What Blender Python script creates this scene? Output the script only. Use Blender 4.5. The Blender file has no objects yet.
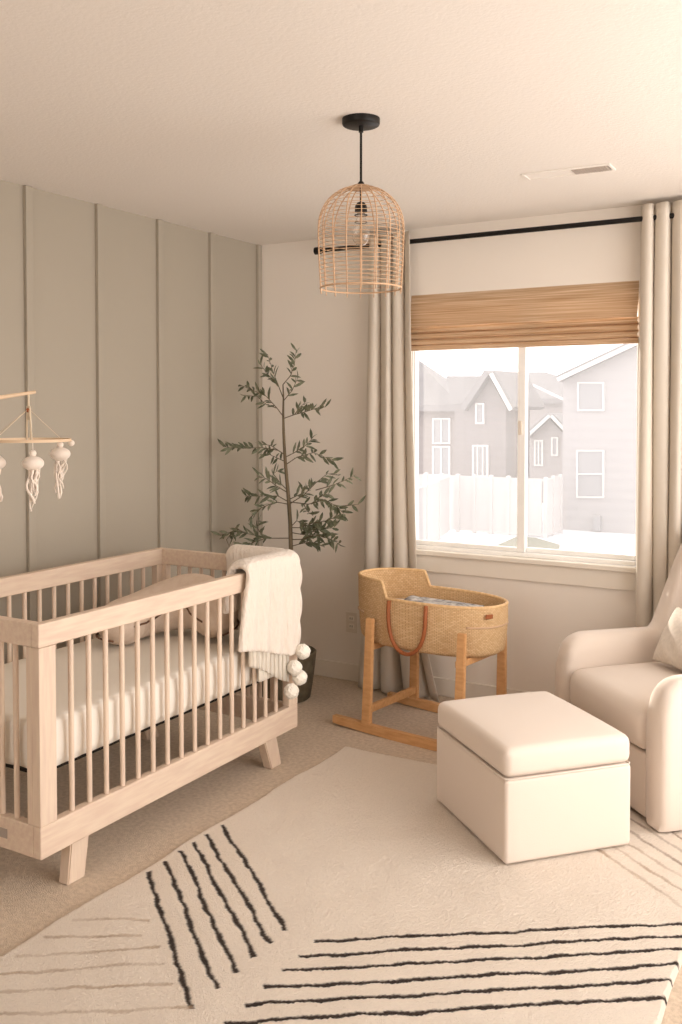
import bpy, bmesh, math, random
import numpy as np
from mathutils import Vector, Matrix, noise
random.seed(7)
R = math.radians
COL = bpy.context.scene.collection

# ------------------------------------------------------------------ materials
def lin(c):
    return tuple(((v / 255) / 12.92 if v / 255 <= .04045 else ((v / 255 + .055) / 1.055) ** 2.4) for v in c) + (1,)

def mat(name, col, rough=.7, bump=0, bscale=200, col2=None, cscale=8, detail=3, metal=0, sheen=0, tex='noise',
        stretch=(1, 1, 1), trans=0, dist=.002, spec=.3):
    m = bpy.data.materials.new(name); m.use_nodes = True
    nt = m.node_tree; N = nt.nodes; L = nt.links
    b = N['Principled BSDF']
    b.inputs['Base Color'].default_value = lin(col)
    b.inputs['Roughness'].default_value = rough
    b.inputs['Metallic'].default_value = metal
    b.inputs['Specular IOR Level'].default_value = spec
    if sheen:
        b.inputs['Sheen Weight'].default_value = sheen
    tc = N.new('ShaderNodeTexCoord'); mp = N.new('ShaderNodeMapping'); mp.inputs['Scale'].default_value = stretch
    L.new(tc.outputs['Object'], mp.inputs['Vector'])
    if col2:
        n = N.new('ShaderNodeTexNoise'); n.inputs['Scale'].default_value = cscale; n.inputs['Detail'].default_value = detail
        L.new(mp.outputs[0], n.inputs['Vector'])
        r = N.new('ShaderNodeMapRange'); r.inputs[1].default_value = .35; r.inputs[2].default_value = .65
        L.new(n.outputs['Fac'], r.inputs[0])
        mx = N.new('ShaderNodeMix'); mx.data_type = 'RGBA'
        mx.inputs[6].default_value = lin(col); mx.inputs[7].default_value = lin(col2)
        L.new(r.outputs[0], mx.inputs[0]); L.new(mx.outputs[2], b.inputs['Base Color'])
    if bump:
        if tex == 'noise':
            n = N.new('ShaderNodeTexNoise'); n.inputs['Scale'].default_value = bscale; n.inputs['Detail'].default_value = 2
            L.new(mp.outputs[0], n.inputs['Vector']); out = n.outputs['Fac']
        else:
            n = N.new('ShaderNodeTexWave'); n.inputs['Scale'].default_value = bscale
            n.bands_direction = tex; n.inputs['Distortion'].default_value = .6
            L.new(mp.outputs[0], n.inputs['Vector']); out = n.outputs['Fac']
        bp = N.new('ShaderNodeBump'); bp.inputs['Strength'].default_value = bump; bp.inputs['Distance'].default_value = dist
        L.new(out, bp.inputs['Height']); L.new(bp.outputs[0], b.inputs['Normal'])
    if trans:
        t = N.new('ShaderNodeBsdfTranslucent'); t.inputs[0].default_value = lin(col)
        ms = N.new('ShaderNodeMixShader'); ms.inputs[0].default_value = trans
        L.new(b.outputs[0], ms.inputs[1]); L.new(t.outputs[0], ms.inputs[2])
        L.new(ms.outputs[0], N['Material Output'].inputs[0])
    return m

M = dict(
    wall=mat('wall_paint', (240, 230, 218), .8, .15, 300),
    green=mat('sage_paint', (174, 164, 148), .6, .12, 250),
    ceil=mat('ceiling_paint', (235, 227, 218), .85, .4, 90, dist=.003),
    trim=mat('trim_paint', (236, 226, 212), .5),
    vinyl=mat('window_vinyl', (248, 245, 240), .4),
    carpet=mat('carpet', (222, 200, 175), .95, 1, 260, (202, 179, 153), 60, dist=.006, sheen=.2),
    wood=mat('washed_wood', (230, 209, 187), .5, .15, 12, (221, 196, 176), 5, stretch=(14, 1.5, 14), dist=.001),
    woodz=mat('washed_wood_upright', (230, 209, 187), .5, .1, 12, (222, 198, 178), 5, stretch=(14, 14, 1.5), dist=.001),
    sheet=mat('cotton_sheet', (240, 232, 220), .85, .3, 60),
    metal=mat('dark_metal', (38, 34, 30), .45, metal=.6),
    black=mat('black_metal', (30, 27, 24), .4, metal=.3),
    linen=mat('linen_pillow', (226, 206, 188), .9, .4, 400, (219, 197, 178), 30),
    piping=mat('brown_piping', (112, 82, 64), .8),
    knit=mat('cream_knit', (236, 223, 209), .95, 1, 70, stretch=(1, 1, .3), dist=.011, sheen=.3),
    knitr=mat('cream_rib_knit', (246, 234, 216), .95, 1, 32, tex='Y', dist=.006, sheen=.3),
    yarn=mat('yarn_pompom', (248, 240, 226), .95, 1, 90, dist=.01, sheen=.3),
    boucle=mat('cream_upholstery', (224, 209, 195), .9, .25, 350, dist=.002, sheen=.2),
    cushion=mat('greige_linen', (224, 212, 198), .9, .5, 300, (214, 202, 188), 60),
    curtain=mat('linen_curtain', (232, 221, 206), .9, .35, 220, stretch=(1, 1, .25), dist=.002, trans=.18),
    pine=mat('oiled_pine', (222, 172, 120), .45, .12, 10, (208, 156, 104), 5, stretch=(3, 14, 14)),
    leather=mat('tan_leather', (158, 92, 54), .5, .3, 120),
    pad=mat('white_pad', (238, 230, 220), .9, .4, 60),
    printed=mat('grey_print_cloth', (120, 116, 114), .9, .3, 60, (205, 198, 190), 30),
    rattan=mat('natural_rattan', (206, 170, 136), .6, .3, 90),
    pot=mat('olive_grey_pot', (122, 112, 92), .85, .5, 60, (102, 94, 76), 25),
    soil=mat('dark_soil', (58, 46, 36), .95, 1, 80, dist=.01),
    bark=mat('olive_bark', (122, 106, 84), .85, .6, 60, (96, 84, 64), 30, stretch=(1, 1, .3)),
    leaf=mat('olive_leaf', (88, 94, 72), .55, col2=(142, 142, 116), cscale=25, trans=.2),
    outlet=mat('outlet_plastic', (226, 214, 198), .4),
    slot=mat('slot_dark', (70, 62, 54), .6),
    bulb=mat('bulb_glass', (235, 225, 210), .15),
    jelly=mat('felt_white', (240, 226, 212), .95, .5, 120, sheen=.3),
    beech=mat('pale_beech', (224, 196, 164), .5),
    rope=mat('cotton_rope', (226, 208, 182), .9, .5, 200),
    plate=mat('grey_plate', (172, 158, 146), .5),
    # outdoors
    roof=mat('grey_shingles', (134, 130, 131), .9, .5, 3, (124, 120, 121), 2),
    sidingA=mat('taupe_siding', (136, 127, 125), .85, .3, .9, tex='Z', dist=.03),
    sidingB=mat('grey_siding', (132, 125, 125), .85, .3, .9, tex='Z', dist=.03),
    sidingC=mat('light_siding', (150, 143, 142), .85, .3, .9, tex='Z', dist=.03),
    sidingE=mat('pale_siding', (160, 155, 156), .85, .3, .9, tex='Z', dist=.03),
    otrim=mat('white_exterior_trim', (205, 200, 198), .7),
    opane=mat('dull_window_pane', (146, 144, 147), .3),
    ofence=mat('white_vinyl_fence', (192, 187, 186), .6),
    snow=mat('snowy_ground', (226, 224, 226), .9, .4, .5, (206, 208, 214), .25, dist=.1),
    grass=mat('winter_grass', (112, 112, 92), .95, .6, 5, (124, 122, 104), 1.2, dist=.05),
)

# basket weave material: small brick like pattern
def weave_mat():
    m = mat('woven_grass', (216, 174, 124), .75)
    nt = m.node_tree; N = nt.nodes; L = nt.links; b = N['Principled BSDF']
    uv = N.new('ShaderNodeUVMap')
    br = N.new('ShaderNodeTexBrick'); br.inputs['Scale'].default_value = 1
    br.inputs['Color1'].default_value = lin((236, 202, 156)); br.inputs['Color2'].default_value = lin((222, 182, 134))
    br.inputs['Mortar'].default_value = lin((190, 144, 98)); br.inputs['Mortar Size'].default_value = .07
    br.inputs['Mortar Smooth'].default_value = .6
    br.inputs['Brick Width'].default_value = 1; br.inputs['Row Height'].default_value = .7
    L.new(uv.outputs[0], br.inputs['Vector']); L.new(br.outputs['Color'], b.inputs['Base Color'])
    bp = N.new('ShaderNodeBump'); bp.invert = True; bp.inputs['Strength'].default_value = .8; bp.inputs['Distance'].default_value = .004
    L.new(br.outputs['Fac'], bp.inputs['Height']); L.new(bp.outputs[0], b.inputs['Normal'])
    return m
M['weave'] = weave_mat()

def blind_mat():
    m = mat('woven_bamboo', (208, 166, 120), .7)
    nt = m.node_tree; N = nt.nodes; L = nt.links; b = N['Principled BSDF']
    tc = N.new('ShaderNodeTexCoord'); mp = N.new('ShaderNodeMapping'); mp.inputs['Scale'].default_value = (2.2, 2, 160)
    L.new(tc.outputs['Object'], mp.inputs[0])
    n = N.new('ShaderNodeTexNoise'); n.inputs['Scale'].default_value = 1; n.inputs['Detail'].default_value = 3
    L.new(mp.outputs[0], n.inputs[0])
    cr = N.new('ShaderNodeValToRGB'); cr.color_ramp.elements[0].position = .3; cr.color_ramp.elements[1].position = .75
    cr.color_ramp.elements[0].color = lin((190, 150, 110)); cr.color_ramp.elements[1].color = lin((238, 212, 180))
    L.new(n.outputs['Fac'], cr.inputs[0]); L.new(cr.outputs[0], b.inputs['Base Color'])
    bp = N.new('ShaderNodeBump'); bp.inputs['Strength'].default_value = .5; bp.inputs['Distance'].default_value = .003
    L.new(n.outputs['Fac'], bp.inputs['Height']); L.new(bp.outputs[0], b.inputs['Normal'])
    t = N.new('ShaderNodeBsdfTranslucent'); L.new(cr.outputs[0], t.inputs[0])
    ms = N.new('ShaderNodeMixShader'); ms.inputs[0].default_value = .22
    L.new(b.outputs[0], ms.inputs[1]); L.new(t.outputs[0], ms.inputs[2]); L.new(ms.outputs[0], N['Material Output'].inputs[0])
    return m
M['bamboo'] = blind_mat()

def glass_mat():
    m = bpy.data.materials.new('window_glass'); m.use_nodes = True
    N = m.node_tree.nodes; L = m.node_tree.links; N.clear()
    o = N.new('ShaderNodeOutputMaterial'); t = N.new('ShaderNodeBsdfTransparent'); t.inputs[0].default_value = (.97, .97, .97, 1)
    g = N.new('ShaderNodeBsdfGlossy'); g.inputs['Roughness'].default_value = .02
    ms = N.new('ShaderNodeMixShader'); ms.inputs[0].default_value = .04
    d = N.new('ShaderNodeBsdfTranslucent'); d.inputs[0].default_value = (.95, .93, .92, 1)   # bright haze put into the glass, veils the view like glare
    m2 = N.new('ShaderNodeMixShader'); m2.inputs[0].default_value = .07
    L.new(t.outputs[0], ms.inputs[1]); L.new(g.outputs[0], ms.inputs[2])
    L.new(ms.outputs[0], m2.inputs[1]); L.new(d.outputs[0], m2.inputs[2]); L.new(m2.outputs[0], o.inputs[0])
    return m
M['glass'] = glass_mat()

def bulb_mat():
    m = bpy.data.materials.new('clear_bulb_glass'); m.use_nodes = True
    N = m.node_tree.nodes; L = m.node_tree.links; N.clear()
    o = N.new('ShaderNodeOutputMaterial'); t = N.new('ShaderNodeBsdfTransparent'); t.inputs[0].default_value = (.93, .9, .86, 1)
    g = N.new('ShaderNodeBsdfGlossy'); g.inputs['Roughness'].default_value = .05
    f = N.new('ShaderNodeLayerWeight'); f.inputs[0].default_value = .35
    ms = N.new('ShaderNodeMixShader')
    L.new(f.outputs['Facing'], ms.inputs[0]); L.new(t.outputs[0], ms.inputs[1]); L.new(g.outputs[0], ms.inputs[2]); L.new(ms.outputs[0], o.inputs[0])
    return m
M['bulbglass'] = bulb_mat()

# ------------------------------------------------------------------ geometry helpers
def link(name, bm, m, parent=None, smooth=False, auto=None):
    me = bpy.data.meshes.new(name)
    bmesh.ops.recalc_face_normals(bm, faces=bm.faces)
    bm.to_mesh(me); bm.free()
    if smooth:
        for p in me.polygons: p.use_smooth = True
    if m is not None: me.materials.append(M[m] if isinstance(m, str) else m)
    if auto:
        try: me.set_sharp_from_angle(angle=R(auto))
        except Exception: pass
    o = bpy.data.objects.new(name, me); COL.objects.link(o)
    if parent: o.parent = parent
    return o

def box(bm, lo, hi, bev=0, seg=2, mtx=None):
    v = [bm.verts.new((x, y, z)) for x in (lo[0], hi[0]) for y in (lo[1], hi[1]) for z in (lo[2], hi[2])]
    fs = [(0, 1, 3, 2), (4, 6, 7, 5), (0, 4, 5, 1), (2, 3, 7, 6), (0, 2, 6, 4), (1, 5, 7, 3)]
    F = [bm.faces.new([v[i] for i in f]) for f in fs]
    if mtx is not None: bmesh.ops.transform(bm, matrix=mtx, verts=v)
    if bev:
        es = list({e for f in F for e in f.edges})
        bmesh.ops.bevel(bm, geom=es, offset=bev, segments=seg, affect='EDGES', profile=.5)

def hexa(bm, bot, top, bev=0):
    """four bottom points, four top points"""
    v = [bm.verts.new(p) for p in bot] + [bm.verts.new(p) for p in top]
    F = [bm.faces.new([v[i] for i in f]) for f in [(3, 2, 1, 0), (4, 5, 6, 7), (0, 1, 5, 4), (1, 2, 6, 5), (2, 3, 7, 6), (3, 0, 4, 7)]]
    if bev:
        bmesh.ops.bevel(bm, geom=list({e for f in F for e in f.edges}), offset=bev, segments=2, affect='EDGES')

def tube(bm, pts, rad, n=8, closed=False, cap=True):
    pts = [Vector(p) for p in pts]; k = len(pts)
    rad = rad if isinstance(rad, (list, tuple)) else [rad] * k
    rings = []; prev = None
    for i, p in enumerate(pts):
        if closed: t = pts[(i + 1) % k] - pts[i - 1]
        else: t = pts[min(i + 1, k - 1)] - pts[max(i - 1, 0)]
        t.normalize()
        if prev is None:
            a = Vector((0, 0, 1)) if abs(t.z) < .9 else Vector((1, 0, 0))
        else: a = prev
        u = (a - t * a.dot(t)).normalized(); w = t.cross(u); prev = u
        rings.append([bm.verts.new(p + (u * math.cos(2 * math.pi * j / n) + w * math.sin(2 * math.pi * j / n)) * rad[i]) for j in range(n)])
    for i in range(k if closed else k - 1):
        a = rings[i]; b = rings[(i + 1) % k]
        for j in range(n): bm.faces.new((a[j], a[(j + 1) % n], b[(j + 1) % n], b[j]))
    if cap and not closed:
        bm.faces.new(rings[0][::-1]); bm.faces.new(rings[-1])

def lathe(bm, prof, n=32, c=(0, 0, 0), sx=1, sy=1):
    rings = []
    for r, z in prof:
        if r < 1e-6: rings.append([bm.verts.new((c[0], c[1], c[2] + z))])
        else: rings.append([bm.verts.new((c[0] + sx * r * math.cos(2 * math.pi * j / n), c[1] + sy * r * math.sin(2 * math.pi * j / n), c[2] + z)) for j in range(n)])
    for a, b in zip(rings, rings[1:]):
        for j in range(n):
            q = [a[j % len(a)], a[(j + 1) % n % len(a)], b[(j + 1) % n % len(b)], b[j % len(b)]]
            u = []
            for x in q:
                if x not in u: u.append(x)
            if len(u) >= 3: bm.faces.new(u)

def ball(bm, c, r, sx=1, sy=1, sz=1, n=16, m=10):
    prof = [(r * math.sin(math.pi * i / m) if 0 < i < m else 0, -r * sz * math.cos(math.pi * i / m)) for i in range(m + 1)]
    lathe(bm, prof, n, c, sx, sy)

def grid(bm, P, uvs=None):
    V = [[bm.verts.new(p) for p in row] for row in P]
    for i in range(len(V) - 1):
        for j in range(len(V[0]) - 1):
            bm.faces.new((V[i][j], V[i][j + 1], V[i + 1][j + 1], V[i + 1][j]))
    return V

def thick(bm, P, t, wrap=False):
    """closed slab around the sheet P[i][j]"""
    n = len(P); m = len(P[0]); Q = np.array([[tuple(p) for p in r] for r in P], float)
    if wrap:
        du = np.roll(Q, -1, 0) - np.roll(Q, 1, 0)
    else: du = np.gradient(Q, axis=0)
    dv = np.gradient(Q, axis=1)
    nn = np.cross(du, dv); nn /= np.linalg.norm(nn, axis=2, keepdims=True) + 1e-12
    A = Q + nn * t / 2; B = Q - nn * t / 2
    VA = [[bm.verts.new(A[i, j]) for j in range(m)] for i in range(n)]
    VB = [[bm.verts.new(B[i, j]) for j in range(m)] for i in range(n)]
    rng = range(n if wrap else n - 1)
    for i in rng:
        k = (i + 1) % n
        for j in range(m - 1):
            bm.faces.new((VA[i][j], VA[i][j + 1], VA[k][j + 1], VA[k][j]))
            bm.faces.new((VB[i][j], VB[k][j], VB[k][j + 1], VB[i][j + 1]))
        bm.faces.new((VA[i][0], VA[k][0], VB[k][0], VB[i][0]))
        bm.faces.new((VA[i][-1], VB[i][-1], VB[k][-1], VA[k][-1]))
    if not wrap:
        for j in range(m - 1):
            bm.faces.new((VA[0][j], VB[0][j], VB[0][j + 1], VA[0][j + 1]))
            bm.faces.new((VA[-1][j], VA[-1][j + 1], VB[-1][j + 1], VB[-1][j]))

def bake(o, *mods):
    for kind, kw in mods:
        md = o.modifiers.new(kind.lower(), kind)
        for k, v in kw.items(): setattr(md, k, v)
    dg = bpy.context.evaluated_depsgraph_get(); dg.update()
    me = bpy.data.meshes.new_from_object(o.evaluated_get(dg))
    o.modifiers.clear(); o.data = me
    for p in me.polygons: p.use_smooth = True
    return o

def tag(o, label=None, cat=None, group=None, kind=None):
    if label: o['label'] = label
    if cat: o['category'] = cat
    if group: o['group'] = group
    if kind: o['kind'] = kind
    return o

def thing(name, loc, rz, label, cat, group=None):
    o = bpy.data.objects.new(name, None); COL.objects.link(o)
    o.empty_display_size = .1
    o.location = loc; o.rotation_euler = (0, 0, rz)
    return tag(o, label, cat, group)

def part(name, bm_fn, m, parent, smooth=False, auto=None, off=(0, 0, 0)):
    bm = bmesh.new(); bm_fn(bm)
    o = link(name, bm, m, parent, smooth, auto); o.location = off
    return o

def dup(src, parent=None, loc=None):
    c = src.copy(); COL.objects.link(c)
    if parent is not None: c.parent = parent
    if loc is not None: c.location = loc
    return c

def structure(name, fn, m, smooth=False):
    bm = bmesh.new(); fn(bm); o = link(name, bm, m, None, smooth); o['kind'] = 'structure'; return o

# ------------------------------------------------------------------ the room
H = 2.4945; D = 4.64; X1 = 4.05; Y0 = -1.7; T = .16
WX0, WX1, WZ0, WZ1 = .995, 2.197, .755, 2.14
structure('floor', lambda b: box(b, (-T, Y0 - T, -.1), (X1 + T, D + T, 0)), 'carpet')
structure('ceiling', lambda b: box(b, (-T, Y0 - T, H), (X1 + T, D + T, H + .12)), 'ceil')
structure('wall_left', lambda b: box(b, (-T, Y0, 0), (0, D + T, H)), 'green')
RW0, RW1, RZa, RZb = 1.3, 4.3, .3, 2.35     # unseen opening added in the right wall to let in fill light
def wall_right(b):
    box(b, (X1, Y0, 0), (X1 + T, RW0, H)); box(b, (X1, RW1, 0), (X1 + T, D + T, H))
    box(b, (X1, RW0, 0), (X1 + T, RW1, RZa)); box(b, (X1, RW0, RZb), (X1 + T, RW1, H))
structure('wall_right', wall_right, 'wall')
def wall_back(b):
    tb = .09
    box(b, (0, D, 0), (WX0, D + tb, H)); box(b, (WX1, D, 0), (X1, D + tb, H))
    box(b, (WX0, D, 0), (WX1, D + tb, WZ0)); box(b, (WX0, D, WZ1), (WX1, D + tb, H))
structure('wall_back', wall_back, 'wall')
BX0, BX1, BZ0, BZ1 = .9, 2.9, .7, 2.15     # unseen opening behind the camera, added for fill light
def wall_front(b):
    box(b, (-T, Y0 - T, 0), (BX0, Y0, H)); box(b, (BX1, Y0 - T, 0), (X1 + T, Y0, H))
    box(b, (BX0, Y0 - T, 0), (BX1, Y0, BZ0)); box(b, (BX0, Y0 - T, BZ1), (BX1, Y0, H))
structure('wall_front', wall_front, 'wall')
structure('baseboard_back', lambda b: box(b, (.0, D - .014, 0), (X1, D, .095), .003), 'trim')
structure('baseboard_left', lambda b: box(b, (0, Y0, 0), (.014, D - .014, .12), .003), 'green')
structure('baseboard_right', lambda b: box(b, (X1 - .014, Y0, 0), (X1, D - .014, .095), .003), 'trim')
# battens on the sage wall
k = 0
for y in (D - .02, 4.175, 3.75, 3.325, 2.9, 2.475, 2.05, 1.625, 1.2, .775, .35, -.075, -.5, -.925, -1.35):
    k += 1
    w = .019 if k > 1 else .018
    structure('trim_%d' % k, lambda b: box(b, (0, y - w, .12), (.019, y + w, H - .001), .002), 'green')

# main window
win = bpy.data.objects.new('window_1', None); COL.objects.link(win); win.location = ((WX0 + WX1) / 2, D + .09, WZ0); win['kind'] = 'structure'
wx, wy, wz = win.location
def wp(name, boxes, m, bev=.004):
    def f(b):
        for lo, hi in boxes:
            box(b, (lo[0] - wx, lo[1] - wy, lo[2] - wz), (hi[0] - wx, hi[1] - wy, hi[2] - wz), bev)
    return part(name, f, m, win)
fy0, fy1 = D + .012, D + .085
fz = WZ0 + .02
fr = wp('window_frame', [((WX0, fy0, fz), (WX0 + .008, fy1, WZ1)), ((WX1 - .008, fy0, fz), (WX1, fy1, WZ1)),
                         ((WX0 + .008, fy0, fz), (WX1 - .008, fy1, fz + .022)), ((WX0 + .008, fy0, WZ1 - .03), (WX1 - .008, fy1, WZ1))], 'vinyl')
mid = 1.61
def sash(xa, xb, ya, yb, wl, wr):
    z0, z1 = fz + .022, WZ1 - .03
    s = wp('sash', [((xa, ya, z0), (xa + wl, yb, z1)), ((xb - wr, ya, z0), (xb, yb, z1)),
                    ((xa + wl, ya, z0), (xb - wr, yb, z0 + .024)), ((xa + wl, ya, z1 - .03), (xb - wr, yb, z1))], 'vinyl')
    g = wp('glass_pane', [((xa + wl, (ya + yb) / 2 - .002, z0 + .024), (xb - wr, (ya + yb) / 2 + .002, z1 - .03))], 'glass', 0)
sash(WX0 + .008, mid + .022, D + .02, D + .044, .008, .042)
sash(mid - .022, WX1 - .008, D + .046, D + .07, .042, .010)
wp('latch', [((mid - .012, D + .008, 1.40), (mid + .006, D + .02, 1.47))], 'outlet', .002)
structure('trim_16', lambda b: box(b, (WX0 - .03, D - .035, WZ0 - .005), (WX1 + .03, fy0 + .005, WZ0 + .02), .004), 'trim')     # stool
structure('trim_17', lambda b: box(b, (WX0 - .015, D - .016, WZ0 - .095), (WX1 + .015, D, WZ0 - .006), .003), 'trim')  # apron

# ceiling vent
v = thing('ceiling_vent', (2.098, 3.835, H), R(2), 'long white metal ceiling vent with open grey louvres at its right end', 'vent')
def vf(b):
    box(b, (-.2, -.055, -.007), (.2, -.042, 0), .002); box(b, (-.2, .042, -.007), (.2, .055, 0), .002)
    box(b, (-.2, -.042, -.007), (-.187, .042, 0), .002); box(b, (.187, -.042, -.007), (.2, .042, 0), .002)
    box(b, (-.187, -.042, -.004), (.02, .042, 0))
v.scale = (.90, 1, 1)
part('frame', vf, 'ceil', v)
part('backing', lambda b: box(b, (.02, -.042, -.0015), (.187, .042, 0)), 'slot', v)
sl = part('louvre', lambda b: hexa(b, [(-.0035, -.04, -.008), (0, -.04, -.008), (0, .04, -.008), (-.0035, .04, -.008)],
                                  [(.003, -.04, -.001), (.006, -.04, -.001), (.006, .04, -.001), (.003, .04, -.001)]), 'plate', v, off=(.03, 0, 0))
for i in range(1, 13): dup(sl, v, (.03 + .012 * i, 0, 0))

# wall outlet
o = thing('wall_outlet', (.628, D, .33), 0, 'pale wall outlet plate low on the wall between potted tree and bassinet', 'outlet')
part('cover_plate', lambda b: box(b, (-.035, -.006, -.057), (.035, 0, .057), .002), 'outlet', o)
for dz in (-.022, .022):
    s = part('socket', lambda b: box(b, (-.017, -.009, -.014), (.017, -.005, .014), .002), 'trim', o, off=(0, 0, dz))
    part('slot', lambda b: (box(b, (-.008, -.0098, -.005), (-.005, -.0085, .006)), box(b, (.005, -.0098, -.005), (.008, -.0085, .006))), 'slot', s)

# ------------------------------------------------------------------ curtain rod, curtains, blind
RY, RZ = D - .10, 2.41
rod = thing('curtain_rod', (1.6, RY, RZ), 0, 'slim black metal curtain rod running above the window', 'curtain rod')
part('pole', lambda b: tube(b, [(-1.12, 0, 0), (1.15, 0, 0)], .0125, 14), 'black', rod, True, 40)
part('finial', lambda b: (tube(b, [(-1.15, 0, 0), (-1.115, 0, 0)], .021, 16), tube(b, [(-1.112, 0, 0), (-1.105, 0, 0)], .016, 16)), 'black', rod, True, 40)
part('finial', lambda b: (tube(b, [(1.15, 0, 0), (1.185, 0, 0)], .021, 16),), 'black', rod, True, 40)
for x in (-.70, 1.02):
    part('bracket', lambda b: (box(b, (x - .012, -.006, -.03), (x + .012, .004, -.011), .002), box(b, (x - .008, 0, -.03), (x + .008, .094, -.018), .002),
                               box(b, (x - .015, .092, -.05), (x + .015, .099, .02), .002)), 'black', rod)

def curtain(name, top, bot, folds, amp, label, zt, kick=0, ph=0, zbend=.55):
    t = thing(name, (0, 0, 0), 0, label, 'curtain', 'linen curtains beside the window')
    nu, nv = 160, 60
    P = []
    for i in range(nv + 1):
        v = i / nv; z = zt + (.012 - zt) * v
        f = v ** 1.3 * .35 + .65 * max(0, (zbend - z) / zbend) ** 1.2 if z < zbend else v ** 1.3 * .35
        x0 = top[0] + (bot[0] - top[0]) * f; x1 = top[1] + (bot[1] - top[1]) * f
        row = []
        for j in range(nu + 1):
            u = j / nu
            uu = u + .012 * math.sin(3 * v + 9 * u)
            a = amp * (1 + .25 * math.sin(u * 11 + 2)) * (1 + .35 * f)
            s = .5 + .5 * math.cos(2 * math.pi * folds * uu + ph + .5 * math.sin(2.2 * v))
            s = 1.0 - 2 * s ** .38
            y = RY + .002 + a * s - .01 * f + .006 * math.sin(17 * u + 5 * v)
            y = min(y, D - .022)
            x = x0 + (x1 - x0) * u + .010 * math.sin(2 * math.pi * folds * uu + ph + 1)
            row.append((x, y, z))
        P.append(row)
    def f(b): thick(b, P, .0022)
    part('panel', f, 'curtain', t, True)
    return t
curtain('curtain', (.785, 1.045), (.715, 1.235), 3.6, .034, 'linen curtain left of the window, its hem behind the wicker bassinet', 2.462, ph=2.6)
curtain('curtain', (2.225, 2.60), (2.225, 2.64), 5.6, .034, 'linen curtain right of the window behind the armchair', 2.472, ph=2.6)

bl = thing('woven_roman_shade', ((WX0 + WX1) / 2, D + .024, WZ1), 0, 'woven tan bamboo roman shade drawn up at the top of the window', 'window shade')
hw = (WX1 - WX0) / 2 - .001
def bprof(pts):
    def f(b):
        n = len(pts)
        P = [[(-hw + 2 * hw * j / 24, y, z + .0025 * math.sin(j * .9) * (1 if i == n - 1 else 0)) for j in range(25)] for i, (y, z) in enumerate(pts)]
        thick(b, P, .004)
    return f
part('valance', bprof([(-.022, 0), (-.026, -.05), (-.034, -.10), (-.046, -.14), (-.056, -.168), (-.050, -.174)]), 'bamboo', bl, True, 50)
for za in (-.172, -.205, -.238):
    part('fold', bprof([(-.016, za), (-.030, za - .003), (-.041, za - .009), (-.044, za - .016), (-.041, za - .023), (-.030, za - .029), (-.016, za - .032)]), 'bamboo', bl, True, 60)
part('bottom_rail', lambda b: box(b, (-hw, -.036, -.297), (hw, -.016, -.271), .004), 'bamboo', bl)
part('head_rail', lambda b: box(b, (-hw, -.018, -.03), (hw, -.013, -.001), .002), 'bamboo', bl)

# ------------------------------------------------------------------ crib
CX0, CX1, CY0, CY1 = .245, 1.02, 2.03, 3.478
CZ = .872
crib = thing('baby_crib', ((CX0 + CX1) / 2, (CY0 + CY1) / 2, 0), 0, 'washed pale wood baby crib with round spindles along the sage green wall', 'crib')
cx, cy = crib.location[0], crib.location[1]
ax, ay = (CX1 - CX0) / 2, (CY1 - CY0) / 2
tk = .034
def cp(name, lo, hi, m='wood', bev=.004, **k):
    return part(name, lambda b: box(b, lo, hi, bev), m, crib, **k)
for s, y0, y1 in ((1, -ay, ay), (-1, -ay, ay)):
    xa, xb = (ax - tk, ax) if s > 0 else (-ax, -ax + tk)
    cp('top_rail', (xa, y0, CZ - .074), (xb, y1, CZ))
    cp('bottom_rail', (xa, y0, .14), (xb, y1, .242))
for s in (1, -1):
    ya, yb = (ay - tk, ay) if s > 0 else (-ay, -ay + tk)
    cp('top_rail', (-ax + tk, ya, CZ - .074), (ax - tk, yb, CZ))
    cp('bottom_rail', (-ax + tk, ya, .14), (ax - tk, yb, .242))
for sx in (1, -1):
    for sy in (1, -1):
        x0, x1 = sorted((sx * ax, sx * (ax - .034))); y0, y1 = sorted((sy * ay, sy * (ay - .068)))
        def pf(b):
            box(b, (x0, y0, .2425), (x1, y1, CZ - .0745), .002)
            xx0, xx1 = sorted((sx * (ax - .034), sx * (ax - .058))); yy0, yy1 = sorted((sy * ay, sy * (ay - .034)))
            box(b, (xx0, yy0, .2425), (xx1, yy1, CZ - .0745), .002)
        part('corner_post', pf, 'woodz', crib)
slat = part('slat', lambda b: tube(b, [(0, 0, .2425), (0, 0, .26), (0, 0, CZ - .09), (0, 0, CZ - .0745)], .0092, 12), 'woodz', crib, True, 40)
nS = 16; pitch = (2 * ay - .136) / (nS + 1)
first = True
for s in (1, -1):
    for i in range(nS):
        loc = (s * (ax - .017), -ay + .068 + pitch * (i + 1), 0)
        if first: slat.location = loc; first = False
        else: dup(slat, crib, loc)
nE = 9; pe = (2 * ax - .116) / (nE + 1)
for s in (1, -1):
    for i in range(nE): dup(slat, crib, (-ax + .058 + pe * (i + 1), s * (ay - .017), 0))
for sx in (1, -1):
    for sy in (1, -1):
        # splayed flat legs
        x0, x1 = sorted((sx * (ax - .040), sx * (ax - .085)))
        if sy < 0: yt0, yt1, yb0, yb1 = -ay + .145, -ay + .225, -ay + .128, -ay + .203
        else: yt0, yt1, yb0, yb1 = ay - .225, ay - .135, ay - .170, ay - .095
        x0 += sx * .02; x1 += sx * .02
        part('leg', lambda b: hexa(b, [(x0, yb0, 0), (x1, yb0, 0), (x1, yb1, 0), (x0, yb1, 0)],
                                   [(x0, yt0, .1395), (x1, yt0, .1395), (x1, yt1, .1395), (x0, yt1, .1395)], .004), 'woodz', crib)
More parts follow.
